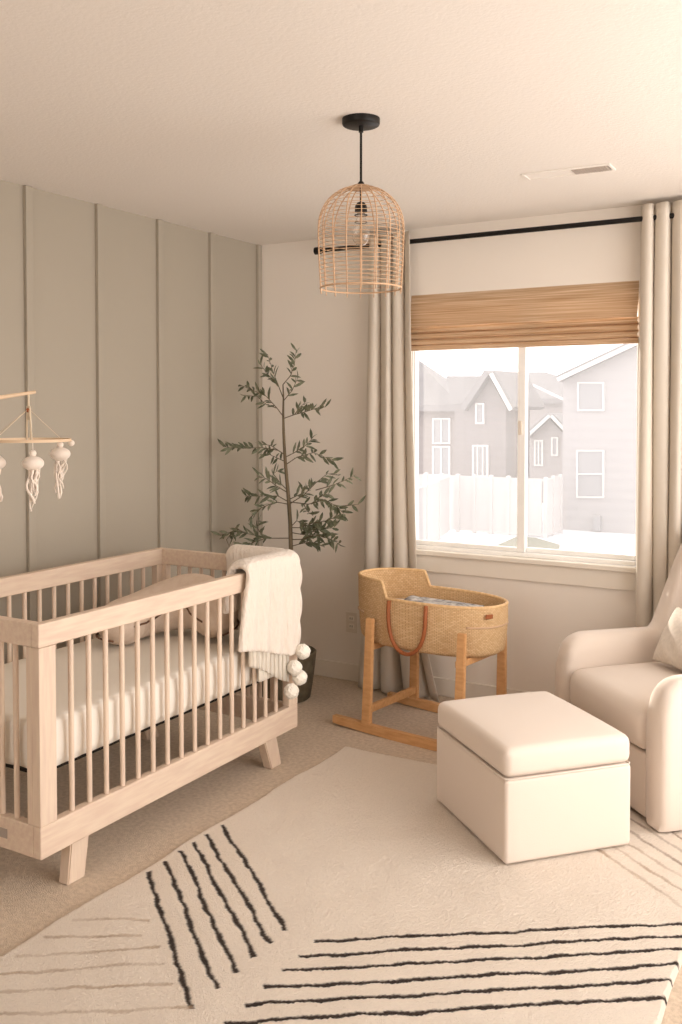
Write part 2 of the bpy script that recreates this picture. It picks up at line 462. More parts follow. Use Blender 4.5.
def spring(b):
    for x in (-ax + .07, ax - .07): box(b, (x - .006, -ay + .06, .374), (x + .006, ay - .06, .386))
    for i in range(9):
        y = -ay + .055 + (2 * ay - .11) * i / 8
        box(b, (-ax + .07, y - .005, .376), (ax - .07, y + .005, .386))
part('mattress_support', spring, 'metal', crib)
cp('name_plate', (ax - .60, -ay - .002, .175), (ax - .12 - .03, -ay, .205), 'plate', .0005)

# mattress with fitted sheet
mt = thing('crib_mattress', (cx, cy, .3875), 0, 'crib mattress in a white fitted sheet with gathered sides', 'mattress')
mx, my = ax - .042, ay - .042
def mattress(b):
    n = 40; rows = []
    def ring(inset, z, wob):
        pts = []
        hx, hy = mx - inset, my - inset; rc = .05
        seg = []
        for (qx, qy, a0) in ((hx - rc, hy - rc, 0), (-hx + rc, hy - rc, 90), (-hx + rc, -hy + rc, 180), (hx - rc, -hy + rc, 270)):
            for a in range(0, 91, 15): seg.append((qx + rc * math.cos(R(a0 + a)), qy + rc * math.sin(R(a0 + a))))
        # resample
        L = [0]
        for i in range(len(seg)): L.append(L[-1] + math.dist(seg[i], seg[(i + 1) % len(seg)]))
        N = 420
        for q in range(N):
            d = L[-1] * q / N
            i = max(k for k in range(len(seg)) if L[k] <= d); t = (d - L[i]) / max(1e-9, L[i + 1] - L[i])
            p0, p1 = seg[i], seg[(i + 1) % len(seg)]
            x = p0[0] + (p1[0] - p0[0]) * t; y = p0[1] + (p1[1] - p0[1]) * t
            r = math.hypot(x / hx, y / hy)
            w = wob * (math.sin(d * 62 + 2 * math.sin(d * 9)) * .6 + .4 * math.sin(d * 31 + 1))
            m_ = 1 - w / max(hx, hy)
            pts.append((x * m_, y * m_, z))
        return pts
    spec = [(.03, .0, 0), (.006, .004, .006), (.002, .03, .009), (.0, .07, .010), (.001, .11, .008), (.003, .140, .005), (.010, .155, .002), (.03, .160, 0), (.12, .161, 0)]
    R_ = [[b.verts.new(p) for p in ring(*s)] for s in spec]
    for A, B in zip(R_, R_[1:]):
        for j in range(len(A)): b.faces.new((A[j], A[(j + 1) % len(A)], B[(j + 1) % len(A)], B[j]))
    b.faces.new(R_[0][::-1]); b.faces.new(R_[-1])
part('fitted_sheet', mattress, 'sheet', mt, True)

# crescent pillow
pl = thing('nursing_pillow', (.668, 3.035, .549), 0, 'beige crescent nursing pillow with brown piping at the far end of the crib', 'pillow')
ang0 = math.atan2(-3.14, 3.286 - .62)   # towards the room
def crescent(b, only_pipe=False):
    rings = []; pipe_t = []
    for i in range(41):
        t = i / 40; a = ang0 + R(62) + t * R(360 - 124)
        e = min(t, 1 - t); k = min(1, math.sqrt(max(0, e / .14)) if e < .14 else 1)
        rr = .105 * max(.12, k) ; hh = .088 * max(.12, k)
        back = max(0, math.sin(a)) ** 1.5           # raised against the far end spindles
        cxp, cyp = .195 * math.cos(a), .19 * math.sin(a)
        cz = .095 + .055 * back; hh2 = hh * (1.08 + .30 * back)
        ring = []
        for j in range(20):
            ph = 2 * math.pi * j / 20
            r_ = .195 + rr * math.cos(ph)
            z = max(.002, cz + hh2 * math.sin(ph))
            ring.append((r_ * math.cos(a) * 1.0, r_ * math.sin(a) * .97, z))
        rings.append(ring)
        pipe_t.append(((.195 - rr * 1.0) * math.cos(a), (.195 - rr * 1.0) * math.sin(a) * .97, cz))
        rings_o.append(((.195 + rr * 1.0) * math.cos(a), (.195 + rr * 1.0) * math.sin(a) * .97, max(.01, cz - .05)))
    if only_pipe:
        tube(b, pipe_t[1:-1], .0045, 6); tube(b, rings_o[1:-1], .0045, 6)
        return
    V = [[b.verts.new(p) for p in r] for r in rings]
    for A, B in zip(V, V[1:]):
        for j in range(20): b.faces.new((A[j], A[(j + 1) % 20], B[(j + 1) % 20], B[j]))
    b.faces.new(V[0][::-1]); b.faces.new(V[-1])
rings_o = []
part('cushion', crescent, 'linen', pl, True)
rings_o = []
part('piping', lambda b: crescent(b, True), 'piping', pl, True)

# knit blanket over the corner of the crib
bk = thing('knit_blanket', (1.02, 3.3, .872), 0, 'cream knitted blanket with pompoms draped over the far corner of the crib', 'blanket')
bx, by, bz = 1.02, 3.3, .872
def drape(b, path, y0, y1, axis='x', thickness=.022, amp=.008, fr=9, spread=(0, 0), slope=0, seed=0):
    P = []; n = len(path); zt = max(p[1] for p in path)
    NJ = 44
    for i, (a, z) in enumerate(path):
        row = []; dz = zt - z
        for j in range(NJ + 1):
            u = j / NJ
            ya = y0 - spread[0] * dz; yb = y1 + spread[1] * dz
            y = ya + (yb - ya) * u
            w = amp * min(1, dz * 6) * (math.sin(2 * math.pi * fr * u * (y1 - y0) + seed + 1.3 * z * 4) + .4 * math.sin(23 * u + seed))
            zz = z + .010 * math.sin(5 * u + seed) * min(1, dz * 4) - slope * u * (dz / (zt - path[0][1])) ** 1.5 * (1 if i < 20 else 0)
            edge = .02 * (max(0, abs(u - .5) * 2 - .85) / .15) ** 2
            if axis == 'x': row.append((a + w - bx, y - by, zz - bz - edge * (1 - min(1, dz * 8))))
            else: row.append((y - bx, a + w - by, zz - bz - edge * (1 - min(1, dz * 8))))
        P.append(row)
    thick(b, P, thickness)
def blk(b):
    out = [(1.050, z) for z in np.linspace(.565, .86, 16)]
    top = [(1.047, .885), (1.040, .905), (1.015, .914), (.985, .912), (.962, .898), (.953, .875)]
    inn = [(.953, z) for z in np.linspace(.85, .70, 6)]
    drape(b, out + top + inn, 3.075, 3.445, 'x', .026, .008, 12, (.16, -.05), slope=.085, seed=.6)
    # over the end rail
    out = [(3.501, z) for z in np.linspace(.50, .86, 14)]
    top = [(3.497, .885), (3.485, .900), (3.463, .910), (3.441, .908), (3.425, .895), (3.419, .875)]
    inn = [(3.419, z) for z in np.linspace(.85, .70, 6)]
    drape(b, out + top + inn, .68, .97, 'y', .026, .008, 12, (-.02, .0), seed=2.0)
    # bunched lumps at the corner and inside
    for c, r, s in [((.990, 3.44, .888), .044, (1, 1.2, .8)), ((.97, 3.38, .895), .042, (1.2, 1.6, .7)), ((.86, 3.47, .885), .04, (1.9, 1, .7)),
                    ((.74, 3.48, .870), .038, (1.4, 1, .8)), ((1.012, 3.480, .80), .028, (1, 1, 2.4)), ((1.018, 3.470, .68), .028, (1, 1, 3.2)), ((1.024, 3.455, .56), .026, (1, 1, 3))]:
        ball(b, (c[0] - bx, c[1] - by, c[2] - bz), r, s[0], s[1], s[2], 16, 10)
body = part('body', blk, 'knit', bk, True)
bake(body, ('REMESH', dict(mode='VOXEL', voxel_size=.007)), ('SMOOTH', dict(factor=.8, iterations=5)))
body.data.materials.clear(); body.data.materials.append(M['knit'])
def und(b):
    out = [(1.040, z) for z in np.linspace(.495, .64, 14)]
    P = []
    for x, z in out:
        P.append([(x + .005 * math.cos(2 * math.pi * u * 19) - bx, 3.095 + .275 * u - by + .02 * (z < .39) * math.sin(u * 5), z - .012 + .015 * math.sin(u * 4 + 1) * (1 if z < .5 else 0) - bz) for u in np.linspace(0, 1, 120)])
    P = [[(q[0], q[1], q[2] - .10 * (j / 119) * (1 - i / 13)) for j, q in enumerate(row)] for i, row in enumerate(P)]
    thick(b, P, .010)
part('ribbed_hem', und, 'knitr', bk, True)
def und2(b):
    P = [[(1.032 + .004 * math.cos(2 * math.pi * u * 9) - bx, 3.17 + .10 * u - by, z - bz) for u in np.linspace(0, 1, 60)] for z in np.linspace(.415, .5, 8)]
    thick(b, P, .010)
part('ribbed_hem', und2, 'knitr', bk, True)
pm = None
for c in [(1.075, 3.435, .487), (1.075, 3.37, .432), (1.078, 3.405, .383), (1.070, 3.352, .335)]:
    def pom(b):
        ball(b, (0, 0, 0), .032, n=24, m=16)
        for v_ in b.verts: v_.co *= 1 + .10 * noise.noise(v_.co * 90) + .04 * random.random()
    q = part('pompom', pom, 'yarn', bk, True) if pm is None else dup(pm, bk)
    pm = pm or q
    q.location = (c[0] - bx, c[1] - by, c[2] - bz)

# ------------------------------------------------------------------ mobile
mo = thing('baby_mobile', (.6, 2.075, CZ), 0, 'baby mobile with white felt jellyfish on a wooden hoop above the crib', 'mobile')
HX, HY, RZ2 = 0, 2.371 - 2.075, 1.42 - CZ
part('arm', lambda b: (tube(b, [(0, -.028, .05), (0, -.028, .60), (0, -.015, .665), (0, .04, .695), (0, HY * .6, .70), (0, HY + .03, .720)], [.011, .011, .010, .009, .0075, .006], 10)), 'beech', mo, True, 50)
part('clamp', lambda b: (box(b, (-.018, -.075, -.06), (.018, -.047, .06), .004), box(b, (-.018, -.047, .0005), (.018, .012, .03), .004), tube(b, [(0, -.075, 0), (0, -.095, 0)], .013, 12)), 'beech', mo)
def hoop(b):
    P = []
    n = 64; V = []
    for i in range(n):
        a = 2 * math.pi * i / n
        V.append([b.verts.new((HX + r * math.cos(a), HY + r * math.sin(a), RZ2 + z)) for r, z in ((.140, -.005), (.146, -.005), (.146, .005), (.140, .005))])
    for i in range(n):
        A, B = V[i], V[(i + 1) % n]
        for j in range(4): b.faces.new((A[j], A[(j + 1) % 4], B[(j + 1) % 4], B[j]))
part('hoop', hoop, 'beech', mo, True, 40)
camdir = math.atan2(0 - 2.371, 3.286 - .6)      # direction towards the open room
rt = camdir + math.pi / 2                          # to the right when seen from the room
angs = [rt + R(40), rt - R(85), rt - R(142), rt + R(150)]
def strings(b):
    tube(b, [(HX, HY, .72), (HX, HY, .62)], .004, 6)
    for a in angs:
        tube(b, [(HX, HY, .66), (HX + .143 * math.cos(a), HY + .143 * math.sin(a), RZ2 + .005)], .0011, 5)
    for d in (-.005, .005): tube(b, [(HX + d, HY, .67), (HX + 2 * d, HY, .60), (HX + d, HY + d, RZ2 - .01)], .004, 6)
part('hanging_cord', strings, 'rope', mo, True)
part('knot', lambda b: ball(b, (HX, HY, .655), .009), 'leather', mo, True)
part('end_bead', lambda b: ball(b, (HX + .146 * math.cos(rt), HY + .146 * math.sin(rt), RZ2 - .012), .011), 'jelly', mo, True)
for ki, a in enumerate(angs):
    jx, jy = HX + .143 * math.cos(a), HY + .143 * math.sin(a)
    jz = RZ2 - .075 if ki else RZ2 - .055
    j = part('jellyfish', lambda b: (ball(b, (0, 0, 0), .037, 1, 1, .68, 20, 12), tube(b, [(0, 0, .018), (0, 0, -(jz - RZ2))], .0015, 5)), 'jelly', mo, True)
    j.location = (jx, jy, jz)
    part('bead', lambda b: (ball(b, (.0, 0, .034), .012),), 'jelly', j, True)
    def strands(b):
        for s_ in range(13):
            aa = random.random() * 6.28; r0 = .006 + .018 * random.random(); ln = .07 + .085 * random.random()
            pts = []
            for q in range(9):
                t = q / 8
                wv = .006 * math.sin(t * 9 + s_)
                rr_ = r0 * (1 - .3 * t)
                pts.append((rr_ * math.cos(aa + t * 2) + wv, rr_ * math.sin(aa + t * 2) + .005 * math.cos(8 * t + s_ * 2), -.012 - ln * t))
            tube(b, pts, .0028 if s_ % 3 else .0045, 6)
    part('tentacles', strands, 'jelly', j, True)

# ------------------------------------------------------------------ pendant lamp
LX, LY = 1.718, 2.797
lp = thing('pendant_lamp', (LX, LY, H), 0, 'open rattan cage pendant lamp hanging from the ceiling on a black cord', 'pendant lamp')
part('canopy', lambda b: lathe(b, [(0, -.024), (.056, -.024), (.061, -.021), (.063, -.016), (.063, 0), (0, 0)], 40), 'black', lp, True, 40)
part('cord', lambda b: (tube(b, [(0, 0, -.024), (0, 0, -.26)], .0042, 8), tube(b, [(0, 0, -.024), (0, 0, -.045)], .008, 10)), 'black', lp, True, 40)
zt, zb = -.224, -.572
part('cord_grip', lambda b: lathe(b, [(0, zt + .018), (.006, zt + .018), (.011, zt + .012), (.011, zt), (0, zt)], 16), 'black', lp, True, 40)
def srad(t):   # t 0 top..1 bottom along height
    hd = .43
    if t < hd:
        q = 1 - t / hd
        return .144 * (1 - q ** 2.2) ** (1 / 2.2) if q < 1 else .0
    return .144 - .009 * ((t - hd) / (1 - hd)) ** 1.5
sh = part('lamp_shade', lambda b: [tube(b, [((srad(0.003) if 0 else r) * math.cos(2 * math.pi * i / 48), r * math.sin(2 * math.pi * i / 48), z) for i in range(48)], .0011, 5, True)
                                  for r, z in [(srad(t), zt + (zb - zt) * t) for t in [.012 + .0395 * q for q in range(25)]]] and None, 'rattan', lp, True)
def rib(b):
    pts = []
    for q in range(30):
        t = (q / 29) ** 2.3
        pts.append((max(srad(t), .006), 0, zt + (zb - zt) * t - (.004 if q == 29 else 0)))
    tube(b, pts, .0021, 6)
rb = part('rib', rib, 'rattan', sh, True)
for i in range(1, 18):
    c_ = dup(rb, sh); c_.rotation_euler = (0, 0, 2 * math.pi * i / 18)
part('rim', lambda b: tube(b, [(.1355 * math.cos(2 * math.pi * i / 64), .1355 * math.sin(2 * math.pi * i / 64), zb + .012) for i in range(64)], .003, 6, True), 'rattan', sh, True)
part('crown', lambda b: lathe(b, [(0, zt + .004), (.03, zt + .003), (.045, zt - .006), (.03, zt - .004), (0, zt - .003)], 32), 'rattan', sh, True)
sk = part('bulb_socket', lambda b: (tube(b, [(0, 0, zt - .002), (0, 0, zt - .055)], .0042, 8), lathe(b, [(0, zt - .05), (.012, zt - .052), (.020, zt - .064), (.021, zt - .082), (0, zt - .082)], 24),
                                    tube(b, [(.0205 * math.cos(2 * math.pi * i / 24), .0205 * math.sin(2 * math.pi * i / 24), zt - .094) for i in range(24)], .002, 5, True),
                                    tube(b, [(.0205 * math.cos(2 * math.pi * i / 24), .0205 * math.sin(2 * math.pi * i / 24), zt - .118) for i in range(24)], .0014, 5, True)), 'black', lp, True, 40)
part('bulb', lambda b: lathe(b, [(.0, zt - .083), (.013, zt - .083), (.014, zt - .10), (.024, zt - .13), (.030, zt - .155), (.027, zt - .178), (.015, zt - .192), (0, zt - .196)], 24), 'bulbglass', lp, True)

# ------------------------------------------------------------------ potted olive tree
TX, TY = .485, 4.19
tr = thing('potted_olive_tree', (TX, TY, 0), 0, 'slender olive tree in a dark olive brown pot in the room corner', 'plant')
part('pot', lambda b: lathe(b, [(0, 0), (.120, 0), (.128, .008), (.147, .13), (.160, .246), (.153, .252), (.144, .243), (.140, .20), (0, .20)], 48), 'pot', tr, True, 40)
part('soil', lambda b: lathe(b, [(0, .216), (.08, .214), (.139, .208), (.139, .202), (0, .202)], 32), 'soil', tr, True, 60)
# picture of the crown in the plane of the trunk: zoom frame pixel -> local x, z
def zc(zx, zy, dy=0):
    px = 210 + zx * .2346; py = 340 + zy * .2346
    f, yaw, pit = 955.358, .53175, .032279
    fw = Vector((-math.sin(yaw) * math.cos(pit), math.cos(yaw) * math.cos(pit), -math.sin(pit)))
    rr = Vector((math.cos(yaw), math.sin(yaw), 0)); up = rr.cross(fw)
    d = fw + rr * ((px - 341) / f) - up * ((py - 439.62) / f)
    c = Vector((3.2862, 0, 1.532)); P = c + d * ((TY + dy - c.y) / d.y)
    return Vector((P.x - TX, P.y - TY, P.z))
trunk_px = [(345, 900), (342, 780), (335, 680), (326, 580), (318, 480), (314, 400), (312, 320), (313, 250), (311, 190)]
tp = [Vector((.0, 0, .21)), Vector((.01, .005, .5))] + [zc(x, y) for x, y in trunk_px]
part('trunk', lambda b: tube(b, tp, [.014, .013, .0115, .011, .0105, .0095, .0085, .0075, .006, .0045, .003], 9), 'bark', tr, True)
br = [  # polyline in zoom pixels, depth at tip, leaf count
    ([(312, 325), (285, 290), (240, 240), (185, 215), (125, 190)], -.05, 16), ([(285, 290), (240, 275), (200, 240), (135, 235)], .06, 10),
    ([(313, 250), (290, 190), (270, 140), (245, 60)], .05, 14), ([(290, 190), (240, 140), (210, 95)], -.03, 8),
    ([(311, 190), (345, 150), (360, 100), (368, 40)], .03, 13), ([(313, 260), (350, 215), (375, 160)], -.06, 9),
    ([(312, 335), (360, 318), (410, 305), (455, 290), (495, 285)], -.06, 17), ([(360, 318), (385, 285), (410, 262)], .07, 8),
    ([(320, 490), (290, 470), (220, 458), (140, 462), (55, 455)], -.08, 22), ([(290, 470), (260, 450), (230, 445)], .08, 7),
    ([(324, 520), (280, 500), (235, 480)], .09, 6),
    ([(320, 500), (360, 480), (405, 450), (440, 415)], .06, 13), ([(325, 530), (370, 500), (440, 480), (530, 515)], -.08, 18),
    ([(330, 640), (300, 610), (270, 570), (300, 550)], .05, 9), ([(330, 650), (280, 620), (240, 590), (205, 580)], -.1, 12),
    ([(335, 690), (290, 665), (220, 665), (150, 665)], -.05, 16), ([(335, 700), (280, 690), (220, 715), (175, 755)], -.13, 17),
    ([(336, 680), (390, 655), (410, 620)], .05, 9), ([(338, 700), (400, 660), (450, 610), (500, 570), (540, 575)], .12, 16),
    ([(450, 640), (520, 620), (570, 600), (620, 575)], .14, 9),
    ([(338, 690), (420, 700), (490, 680), (540, 710), (575, 745)], -.08, 20), ([(430, 700), (480, 660), (510, 655)], .04, 10),
    ([(540, 710), (590, 705), (635, 700)], -.02, 4), ([(400, 700), (415, 730), (440, 750)], -.12, 6),
    ([(341, 845), (290, 845), (240, 845), (180, 830), (110, 810), (40, 835)], -.05, 24), ([(240, 845), (190, 860), (130, 885)], -.14, 12),
    ([(230, 842), (200, 800), (210, 765)], .08, 10), ([(150, 825), (110, 800), (60, 850), (35, 885)], .1, 12),
    ([(340, 800), (380, 800), (440, 780), (500, 770), (560, 740)], -.06, 24), ([(341, 850), (390, 850), (450, 830), (520, 850), (550, 870)], -.1, 26),
    ([(341, 820), (400, 830), (460, 810), (530, 800)], .1, 24), ([(345, 880), (380, 870), (430, 860), (480, 880)], .04, 16),
    ([(341, 800), (370, 770), (400, 790), (450, 800), (500, 830)], -.02, 20),
]
bpts = []
for pl_, dy, nl in br:
    n = len(pl_)
    pts = []
    base_dy = 0
    for i, (x, y) in enumerate(pl_):
        q_ = zc(x, y, dy * i / (n - 1)); q_.x = max(q_.x, -TX + .04); pts.append(q_)
    bpts.append((pts, nl))
for pts, nl in bpts:
    part('branch', lambda b: tube(b, pts, [.0028 - .0018 * i / (len(pts) - 1) for i in range(len(pts))], 6), 'bark', tr, True)
def leaf(b, p, d, nrm, L_, W_):
    d = d.normalized(); s = d.cross(nrm).normalized(); n2 = s.cross(d)
    rows = []
    for i, (t, w) in enumerate([(0, .08), (.2, .7), (.5, 1), (.8, .62), (1, .04)]):
        bend = -.18 * L_ * t * t
        c_ = p + d * (L_ * t) + n2 * bend
        rows.append([b.verts.new(c_ - s * W_ * w + n2 * W_ * .35 * w), b.verts.new(c_), b.verts.new(c_ + s * W_ * w + n2 * W_ * .35 * w)])
    for a_, c_ in zip(rows, rows[1:]):
        for j in range(2): b.faces.new((a_[j], a_[j + 1], c_[j + 1], c_[j]))
def foliage(b):
    rnd = random.Random(3)
    for pts, nl in bpts:
        seg = [0]
        for a_, c_ in zip(pts, pts[1:]): seg.append(seg[-1] + (c_ - a_).length)
        nl = int(nl * 1.2)
        for q in range(nl):
            dd = seg[-1] * (.22 + .78 * (q + rnd.random() * .7) / nl); dd = min(dd, seg[-1] * .999)
            i = max(k for k in range(len(seg) - 1) if seg[k] <= dd); t = (dd - seg[i]) / (seg[i + 1] - seg[i])
            p = pts[i].lerp(pts[i + 1], t); p.x = max(p.x, -TX + .09); p.y = min(p.y, D - TY - .08); ax_ = (pts[i + 1] - pts[i]).normalized()
            rv = Vector((rnd.gauss(0, 1), rnd.gauss(0, 1), rnd.gauss(.15, .8)))
            rv = (rv - ax_ * rv.dot(ax_)).normalized()
            d = ax_ * .75 + rv * .85
            leaf(b, p, d, rv.cross(ax_) + Vector((0, 0, .8)), .042 + .028 * rnd.random(), .0060 + .003 * rnd.random())
part('foliage', foliage, 'leaf', tr, True)

# ------------------------------------------------------------------ bassinet stand and moses basket
BX, BY, BR = 1.347, 4.145, R(-7)
st = thing('bassinet_stand', (BX + .026, BY - .006, 0), BR, 'pine rocking stand holding the wicker bassinet in front of the left curtain', 'bassinet stand')
for s in (-1, 1):
    yb = s * .215 if s > 0 else -.250
    def rocker(b):
        n = 24; V = []
        for i in range(n + 1):
            u = -1 + 2 * i / n; x = .43 * u + .015
            z0 = .014 * u * u; h_ = .043 - .008 * abs(u) ** 3
            V.append([b.verts.new((x, yb + dy_, z)) for dy_, z in ((-.015, z0), (.015, z0), (.015, z0 + h_), (-.015, z0 + h_))])
        for A, B in zip(V, V[1:]):
            for j in range(4): b.faces.new((A[j], A[(j + 1) % 4], B[(j + 1) % 4], B[j]))
        b.faces.new(V[0]); b.faces.new(V[-1][::-1])
    part('rocker', rocker, 'pine', st)
    for sx in (-1, 1):
        x = sx * .25 + (.028 if s < 0 else -.008)
        yt = s * .222
        part('leg', lambda b: hexa(b, [(x - .024, yb - .013, .044), (x + .024, yb - .013, .044), (x + .024, yb + .013, .044), (x - .024, yb + .013, .044)],
                                   [(x - .020, yt - .011, .540), (x + .020, yt - .011, .540), (x + .020, yt + .011, .540), (x - .020, yt + .011, .540)], .003), 'pine', st)
for sx in (-1, 1):
    x = sx * .25
    part('stretcher', lambda b: box(b, (x - .011, -.236, .075), (x + .011, .202, .112), .003), 'pine', st)
    part('cross_bar', lambda b: box(b, (x - .014, -.212, .376), (x + .014, .209, .406), .003), 'pine', st)

bs = thing('moses_basket', (BX, BY, .408), BR, 'oval woven grass moses basket with raised head end on the pine stand', 'bassinet')
def oval(t, hx, hy, e=2.35):
    c, s = math.cos(t), math.sin(t)
    return hx * math.copysign(abs(c) ** (2 / e), c), hy * math.copysign(abs(s) ** (2 / e), s)
def rimz(x):
    q = (-.140 - x) / .035
    q = max(0, min(1, q + .5)); q = q * q * (3 - 2 * q)
    return .226 + .078 * q
HXb, HYb = .390, .205
def shell(b):
    uvl = b.loops.layers.uv.new('UVMap')
    n, m = 160, 16
    outer = []; inner = []
    for i in range(n):
        t = 2 * math.pi * i / n
        ox, oy = oval(t, HXb, HYb); h = rimz(ox)
        co = []; ci = []
        for j in range(m + 1):
            v = j / m
            bulge = .955 + .045 * math.sin(min(1, v * 1.25) * math.pi / 2)
            if v < .1: bulge -= .05 * (1 - v / .1) ** 2
            co.append(b.verts.new((ox * bulge, oy * bulge, h * v)))
            ci.append(b.verts.new((ox * (bulge - .035), oy * (bulge - .055), max(.012, h * v))))
        outer.append(co); inner.append(ci)
    def uv(f, us, vs):
        for l_, u_, v_ in zip(f.loops, us, vs): l_[uvl].uv = (u_, v_)
    su, sv = 105, 24
    for i in range(n):
        k = (i + 1) % n
        for j in range(m):
            f = b.faces.new((outer[i][j], outer[k][j], outer[k][j + 1], outer[i][j + 1])); uv(f, [i / n * su, (i + 1) / n * su] * 1 + [(i + 1) / n * su, i / n * su], [j / m * sv, j / m * sv, (j + 1) / m * sv, (j + 1) / m * sv])
            f = b.faces.new((inner[k][j], inner[i][j], inner[i][j + 1], inner[k][j + 1])); uv(f, [(i + 1) / n * su, i / n * su, i / n * su, (i + 1) / n * su], [j / m * sv, j / m * sv, (j + 1) / m * sv, (j + 1) / m * sv])
        b.faces.new((outer[i][m], outer[k][m], inner[k][m], inner[i][m]))
    b.faces.new([outer[i][0] for i in range(n)][::-1]); b.faces.new([inner[i][0] for i in range(n)])
part('woven_body', shell, 'weave', bs, True, 60)
def rimcord(b):
    pts = []
    for i in range(160):
        t = 2 * math.pi * i / 160; ox, oy = oval(t, HXb - .006, HYb - .006); pts.append((ox, oy, rimz(ox) + .002))
    tube(b, pts, .0085, 8, True)
part('braided_rim', rimcord, mat('rim_braid', (230, 192, 144), .7, .7, 90, (212, 172, 122), 70), bs, True)
for s in (1, -1):
    def cordf(b):
        pts = []
        for q in range(33):
            t = (-R(46) + R(92) * q / 32) + (0 if s > 0 else math.pi)
            ox, oy = oval(t, HXb * .992, HYb * .992); pts.append((ox, oy, .140))
        tube(b, pts, .006, 6)
    part('support_cord', cordf, 'rattan', bs, True)
for s in (-1, 1):
    def handle(b):
        pts = []
        for q in range(25):
            t = q / 24; a = math.pi * t
            x = .002 - .102 * math.cos(a) * (1 + .12 * math.sin(a)); z = .225 - .235 * math.sin(a) ** .75
            ox = x; yy = HYb * (1 - abs(ox / HXb) ** 2.35) ** (1 / 2.35)
            pts.append((x, s * (yy * (.97 if q in (0, 24) else 1.0) + .012), z))
        tube(b, pts, .0095, 10)
    part('leather_handle', handle, 'leather', bs, True)
part('leather_tag', lambda b: box(b, (-.02, -.003, -.010), (.02, .002, .010), .002, mtx=Matrix.Translation((.370, -.098, .192)) @ Matrix.Rotation(R(66), 4, 'Z')), 'leather', bs)
pd = thing('bassinet_mattress', (BX, BY, .421), BR, 'white padded mattress inside the wicker bassinet', 'mattress')
def padf(b):
    prof = [(0, 0), (.86, 0), (.885, .03), (.885, .125), (.86, .150), (.7, .158), (0, .160)]
    n = 64; R_ = []
    for r_, z in prof:
        if r_ == 0: R_.append([b.verts.new((0, 0, z))] * n); continue
        R_.append([b.verts.new((oval(2 * math.pi * i / n, HXb * r_, HYb * r_ * .97)[0], oval(2 * math.pi * i / n, HXb * r_, HYb * r_ * .97)[1], z)) for i in range(n)])
    for A, B in zip(R_, R_[1:]):
        for i in range(n):
            q = []
            for v_ in (A[i], A[(i + 1) % n], B[(i + 1) % n], B[i]):
                if v_ not in q: q.append(v_)
            b.faces.new(q)
part('pad', padf, 'pad', pd, True, 50)
fb = thing('folded_blanket', (BX - .01, BY + .0, .592), BR, 'grey and white printed muslin folded on the bassinet mattress', 'blanket')
def muslin(b):
    P = [[(-.10 + .34 * u, -.09 + .20 * v, .010 + .010 * math.sin(9 * u + 3 * v) * math.sin(3.1 * v) + .008 * math.sin(5 * v)) for v in np.linspace(0, 1, 20)] for u in np.linspace(0, 1, 30)]
    thick(b, P, .012)
part('cloth', muslin, 'printed', fb, True)

# ------------------------------------------------------------------ rug
RX0, RX1, RY0, RY1 = 1.15, 2.79, 1.25, 3.67
rug_m = mat('wool_rug', (232, 212, 186), .95)
nt = rug_m.node_tree
vc = nt.nodes.new('ShaderNodeVertexColor'); vc.layer_name = 'Pattern'
nt.links.new(vc.outputs['Color'], nt.nodes['Principled BSDF'].inputs['Base Color'])
nz = nt.nodes.new('ShaderNodeTexNoise'); nz.inputs['Scale'].default_value = 300; nz.inputs['Detail'].default_value = 3
tcn = nt.nodes.new('ShaderNodeTexCoord'); nt.links.new(tcn.outputs['Object'], nz.inputs['Vector'])
bpn = nt.nodes.new('ShaderNodeBump'); bpn.inputs['Strength'].default_value = 1; bpn.inputs['Distance'].default_value = .008
nt.links.new(nz.outputs['Fac'], bpn.inputs['Height']); nt.links.new(bpn.outputs[0], nt.nodes['Principled BSDF'].inputs['Normal'])
nt.nodes['Principled BSDF'].inputs['Sheen Weight'].default_value = .05
nx, ny = 380, 560
xs = np.linspace(RX0, RX1, nx); ys = np.linspace(RY0, RY1, ny)
Xg, Yg = np.meshgrid(xs, ys, indexing='ij')
rs = np.random.RandomState(2)
def n1(t, seed, f):
    return np.sin(t * f + seed) * .5 + np.sin(t * f * 2.3 + seed * 1.7) * .3 + np.sin(t * f * 5.1 + seed * 2.9) * .25
cream = np.array(lin((241, 226, 209))[:3]); dark = np.array(lin((50, 37, 27))[:3]); tan = np.array(lin((180, 152, 124))[:3])
colr = np.ones((nx, ny, 3)) * cream
colr *= (1 + .05 * rs.rand(nx, ny, 1) - .025)
groove = np.zeros((nx, ny))
lines = []
for ya, yb in [(2.365, 1.869), (2.451, 1.967), (2.534, 2.052), (2.605, 2.140), (2.68, 2.216), (2.772, 2.298)]: lines.append(((1.150, ya), (1.748, yb), dark, .0073))
for i, y0 in enumerate([1.866, 1.952, 2.034, 2.123, 2.205, 2.289]):
    lines.append(((1.85, y0), (2.785, y0 + .672 + (0 if i else -.0)), dark, .0073))
for a, c_ in [((1.165, 2.02), (1.366, 2.136)), ((1.165, 1.905), (1.40, 2.066)), ((1.165, 1.80), (1.487, 2.042)), ((1.165, 1.70), (1.551, 1.989)), ((1.165, 1.597), (1.63, 1.93)), ((1.165, 1.49), (1.744, 1.873))]:
    lines.append((a, c_, tan, .0062))
for i in range(6):
    y0 = 3.02 + .083 * i
    lines.append(((2.785, y0 - .04), (2.15 , y0 + .44), tan if i < 3 else np.array(lin((140, 112, 86))[:3]), .0062))
for i in range(6):   # the same motif in the unseen near part
    lines.append(((2.785, 2.30 - .09 * i), (2.2, 1.86 - .09 * i), dark, .0066))
